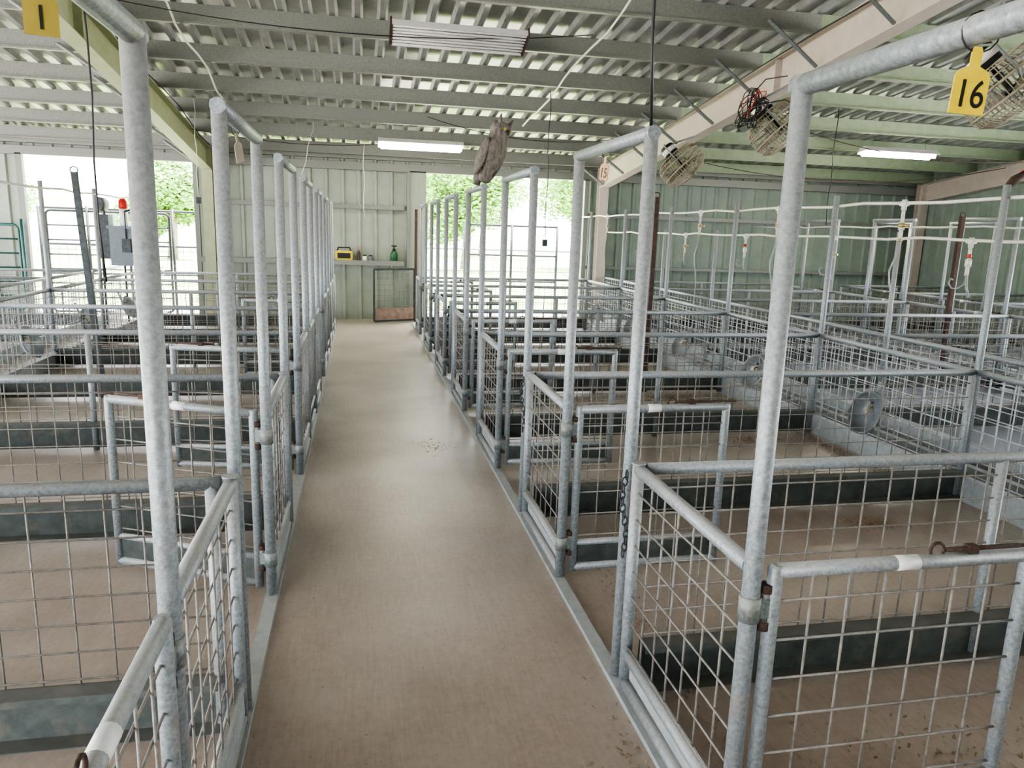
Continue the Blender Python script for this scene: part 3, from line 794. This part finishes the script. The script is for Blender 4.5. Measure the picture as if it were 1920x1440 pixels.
# ------------------------------------------------------------------ wood shavings
def chips(nc, rx, ry, seed):
    def fn(bm):
        rnd = random.Random(seed)
        for i in range(nc):
            x = rnd.gauss(0, rx*0.45); y = rnd.gauss(0, ry*0.45); a = rnd.random()*PI; l = rnd.uniform(0.004, 0.013); w = rnd.uniform(0.0015, 0.0045)
            c, s = math.cos(a), math.sin(a); z = rnd.uniform(0.001, 0.006)
            v = [bm.verts.new((x+c*u*l-s*q*w, y+s*u*l+c*q*w, z+0.003*u)) for u, q in ((-1, -1), (1, -1), (1, 1), (-1, 1))]
            bm.faces.new(v)
    return fn
for i, (x, y, nc, rx, ry) in enumerate(((3.19, 3.95, 360, 0.2, 0.12), (3.47, 5.86, 360, 0.3, 0.15), (4.0, 5.5, 600, 0.08, 0.9), (3.4, 7.6, 800, 0.6, 0.3), (0.58, 5.9, 50, 0.16, 0.25),
                                   (1.25, 2.9, 200, 0.08, 0.8), (2.1, 1.95, 200, 0.8, 0.3), (4.0, 8.0, 300, 0.1, 1.2), (0.9, 1.9, 80, 0.06, 0.6))):
    o = solo('wood_shavings', 'scattered brown wood shavings on the concrete floor', 'wood shavings', mesh('wood_shavings', 'chip', chips(nc, rx, ry, i)), (x, y, 0.0), group='wood shavings')
    o['kind'] = 'stuff'

# ------------------------------------------------------------------ outside
def tube_gate(L, h, nr):
    def fn(bm):
        path(bm, rrect(0, L, 0.15, h, 0.08), 0.022, 8, True)
        for i in range(1, nr): path(bm, [(0, 0, 0.15+(h-0.15)*i/nr), (L, 0, 0.15+(h-0.15)*i/nr)], 0.016, 6)
        for x in (-0.06, L*0.33, L*0.66, L+0.06): path(bm, [(x, 0, -0.0), (x, 0, h+0.1)], 0.026, 8)
    return fn
def yard_panel(L, h):
    def fn(bm):
        for x in (0, L/2, L): path(bm, [(x, 0, -0.13), (x, 0, h)], 0.03, 8)
        for z in (h-0.03, 1.25, 0.7): path(bm, [(0, 0, z), (L, 0, z)], 0.022, 8)
    return fn
for x, L, h in ((2.2, 2.0, 1.9), (-5.9, 3.4, 1.95)):
    thing('yard_fence', 'steel pipe yard fence standing on the ground outside', 'fence',
          [('rails', mesh('rails', 'darkgrey', yard_panel(L, h))), ('wire_mesh', mesh('wire_mesh', 'wire', grid_wires(0, L, 0.0, 1.25, 0.15, 0.15, 0.005, 'X', 4)))], (x, 15.9, 0), group='yard fences')
thing('yard_fence', 'low wire fence standing on the grass outside', 'fence',
      [('rails', mesh('rails', 'galvdark', yard_panel(9.5, 1.3))), ('wire_mesh', mesh('wire_mesh', 'galvdark', grid_wires(0, 9.5, 0.0, 1.25, 0.15, 0.15, 0.003, 'X', 4)))], (-3, 20, 0), group='yard fences')
solo('tube_gate', 'teal painted tubular livestock gate at the doorway', 'gate', mesh('tube_gate', 'teal', tube_gate(1.7, 1.6, 6)), (-7.4, 14.45, 0), group='tube gates')
solo('tube_gate', 'dark grey tubular livestock gate outside the doorway', 'gate', mesh('tube_gate', 'darkgrey', tube_gate(2.1, 2.0, 7)), (-5.6, 15.4, -0.13), group='tube gates')

uc = thing('utility_cabinet', 'grey metal utility cabinet on legs with red capped light', 'utility box',
      [('cabinet', mesh('cabinet', 'greybox', lambda bm: (box(bm, (-0.2, -0.2, 0.9), (0.45, 0.2, 1.45)), box(bm, (-0.24, -0.24, 1.45), (0.49, 0.24, 1.49)), box(bm, (-0.12, -0.215, 0.98), (0.37, -0.2, 1.38))))),
       ('conduit_box', mesh('conduit_box', 'darkgrey', lambda bm: (box(bm, (0.1, -0.26, 1.1), (0.3, -0.2, 1.3)), path(bm, [(0.2, -0.23, 1.3), (0.2, -0.23, 1.7), (0.4, -0.1, 1.75)], 0.018, 8)))),
       ('motor', mesh('motor', 'darkgrey', lambda bm: (box(bm, (-0.45, -0.15, 1.0), (-0.21, 0.15, 1.65)), path(bm, [(-0.35, -0.3, 1.8), (-0.35, 0.1, 1.8)], 0.1, 12), path(bm, [(-0.35, 0, 1.6), (-0.35, 0, 1.8)], 0.03, 8)))),
       ('leg', mesh('leg', 'darkgrey', tubes([[(-0.4, -0.15, 0), (-0.4, -0.15, 1.0)]], 0.025, 8))), ('leg', mesh('leg', 'darkgrey', tubes([[(0.4, -0.15, 0), (0.4, -0.15, 1.0)]], 0.025, 8))),
       ('leg', mesh('leg', 'darkgrey', tubes([[(0, 0.15, 0), (0, 0.15, 1.0)]], 0.025, 8))),
       ('lamp_cap', mesh('lamp_cap', 'red', lambda bm: lathe(bm, [(0.09, 1.74), (0.11, 1.76), (0.10, 1.86), (0.03, 1.92)], 12)), (0.1, 0, 0)), ('lamp_base', mesh('lamp_base', 'white', lambda bm: lathe(bm, [(0.08, 1.49), (0.09, 1.51), (0.09, 1.74)], 12)), (0.1, 0, 0))],
      (-3.89, 13.75, 0))
uc.scale = (0.66, 0.8, 1.1)

def canopy(r, h, seed, nl):
    def fn(bm):
        rnd = random.Random(seed)
        def cg(s): return max(-0.5, min(0.5, rnd.gauss(0, s)))
        cl = [(cg(0.35)*r, cg(0.35)*r, h+cg(0.3)*r, rnd.uniform(0.32, 0.5)*r) for _ in range(12)]
        for i in range(nl):
            cx, cy, cz, cr = rnd.choice(cl)
            d = Vector((rnd.gauss(0, 1), rnd.gauss(0, 1), rnd.gauss(0, 1))).normalized()*cr*rnd.uniform(0.6, 1.05)
            p = Vector((cx, cy, cz))+d
            if p.z < 0.1: p.z = 0.1+rnd.random()*0.5
            nr = (d.normalized()+Vector((rnd.gauss(0, .5), rnd.gauss(0, .5), rnd.gauss(0, .5)))).normalized()
            u, w = frame_for(nr); s = rnd.uniform(0.06, 0.14)
            bm.faces.new([bm.verts.new(p+u*s*a+w*s*b*0.6) for a, b in ((-1, 0), (0, -1), (1, 0), (0, 1))])
    return fn
for i, (x, y, r, h) in enumerate(((5.0, 36, 2.6, 3.4), (11.5, 39, 3.4, 3.9), (2.5, 50, 3.4, 4.2), (-9, 40, 2.4, 3.1), (-18, 42, 2.8, 3.4), (18.5, 48, 3.6, 4.4), (-5, 62, 3.6, 4.2), (9, 56, 3.6, 5.4))):
    thing('tree', 'leafy green tree standing across the sunlit field', 'tree',
          [('trunk', mesh('trunk', 'bark', lambda bm: (path(bm, [(0, 0, -0.13), (0.1, 0, h*0.5), (0, 0.1, h)], [0.25, 0.18, 0.08], 10), path(bm, [(0.08, 0, h*0.5), (0.9, 0.3, h)], [0.12, 0.05], 8), path(bm, [(0.08, 0, h*0.5), (-0.9, -0.3, h)], [0.12, 0.05], 8)))),
           ('foliage', mesh('foliage', 'leaf', canopy(r, h, i, 14000)))], (x, y, 0), group='trees')
def shed(bm):
    box(bm, (-5, -3, -0.13), (5, 3, 2.8))
    v = [bm.verts.new(p) for p in ((-5.3, -3.3, 2.8), (5.3, -3.3, 2.8), (5.3, 3.3, 2.8), (-5.3, 3.3, 2.8), (-5.3, 0, 4.0), (5.3, 0, 4.0))]
    for f in ((0, 1, 5, 4), (2, 3, 4, 5), (0, 4, 3), (1, 2, 5)): bm.faces.new([v[i] for i in f])
thing('farm_shed', 'white farm shed with blue grey door across the field', 'shed',
      [('shed_body', mesh('shed_body', 'far', shed)), ('shed_door', mesh('shed_door', 'greybox', lambda bm: box(bm, (-1, -3.06, -0.1), (1.2, -2.98, 2.3))))], (-14.5, 54, 0))

# ------------------------------------------------------------------ light
w = bpy.data.worlds.new('World'); scene.world = w; w.use_nodes = True
nt = w.node_tree; bg = nt.nodes['Background']
bg.inputs[0].default_value = (0.95, 0.965, 1.0, 1); bg.inputs[1].default_value = 5.5
sd = bpy.data.lights.new('Sun', 'SUN'); sd.energy = 22; sd.angle = 0.02; sd.color = (1, 0.95, 0.90)
so = bpy.data.objects.new('Sun', sd); COL.objects.link(so)
so.rotation_euler = Vector((0.25, 0.28, 1)).to_track_quat('Z', 'Y').to_euler()

# ------------------------------------------------------------------ camera
Xc = Vector((0.9797, 0.0090, -0.1996)); Yc = Vector((-0.1973, 0.2021, -0.9593)); Zc = Vector((0.0317, 0.9792, 0.1997))
Yc.normalize(); Zc = (Zc-Yc*Zc.dot(Yc)).normalized(); Xc = Yc.cross(Zc).normalized()
cd = bpy.data.cameras.new('Camera'); cam = bpy.data.objects.new('Camera', cd); COL.objects.link(cam)
cd.sensor_width = 36; cd.lens = 36*1400/1920; cd.clip_start = 0.05; cd.clip_end = 500
cam.matrix_world = Matrix.Translation((0, 0, H)) @ Matrix((Xc, Yc, Zc)).to_4x4()
scene.camera = cam
scene.view_settings.view_transform = 'AgX'
try: scene.view_settings.look = 'AgX - High Contrast'
except Exception: pass
scene.view_settings.exposure = 1.15
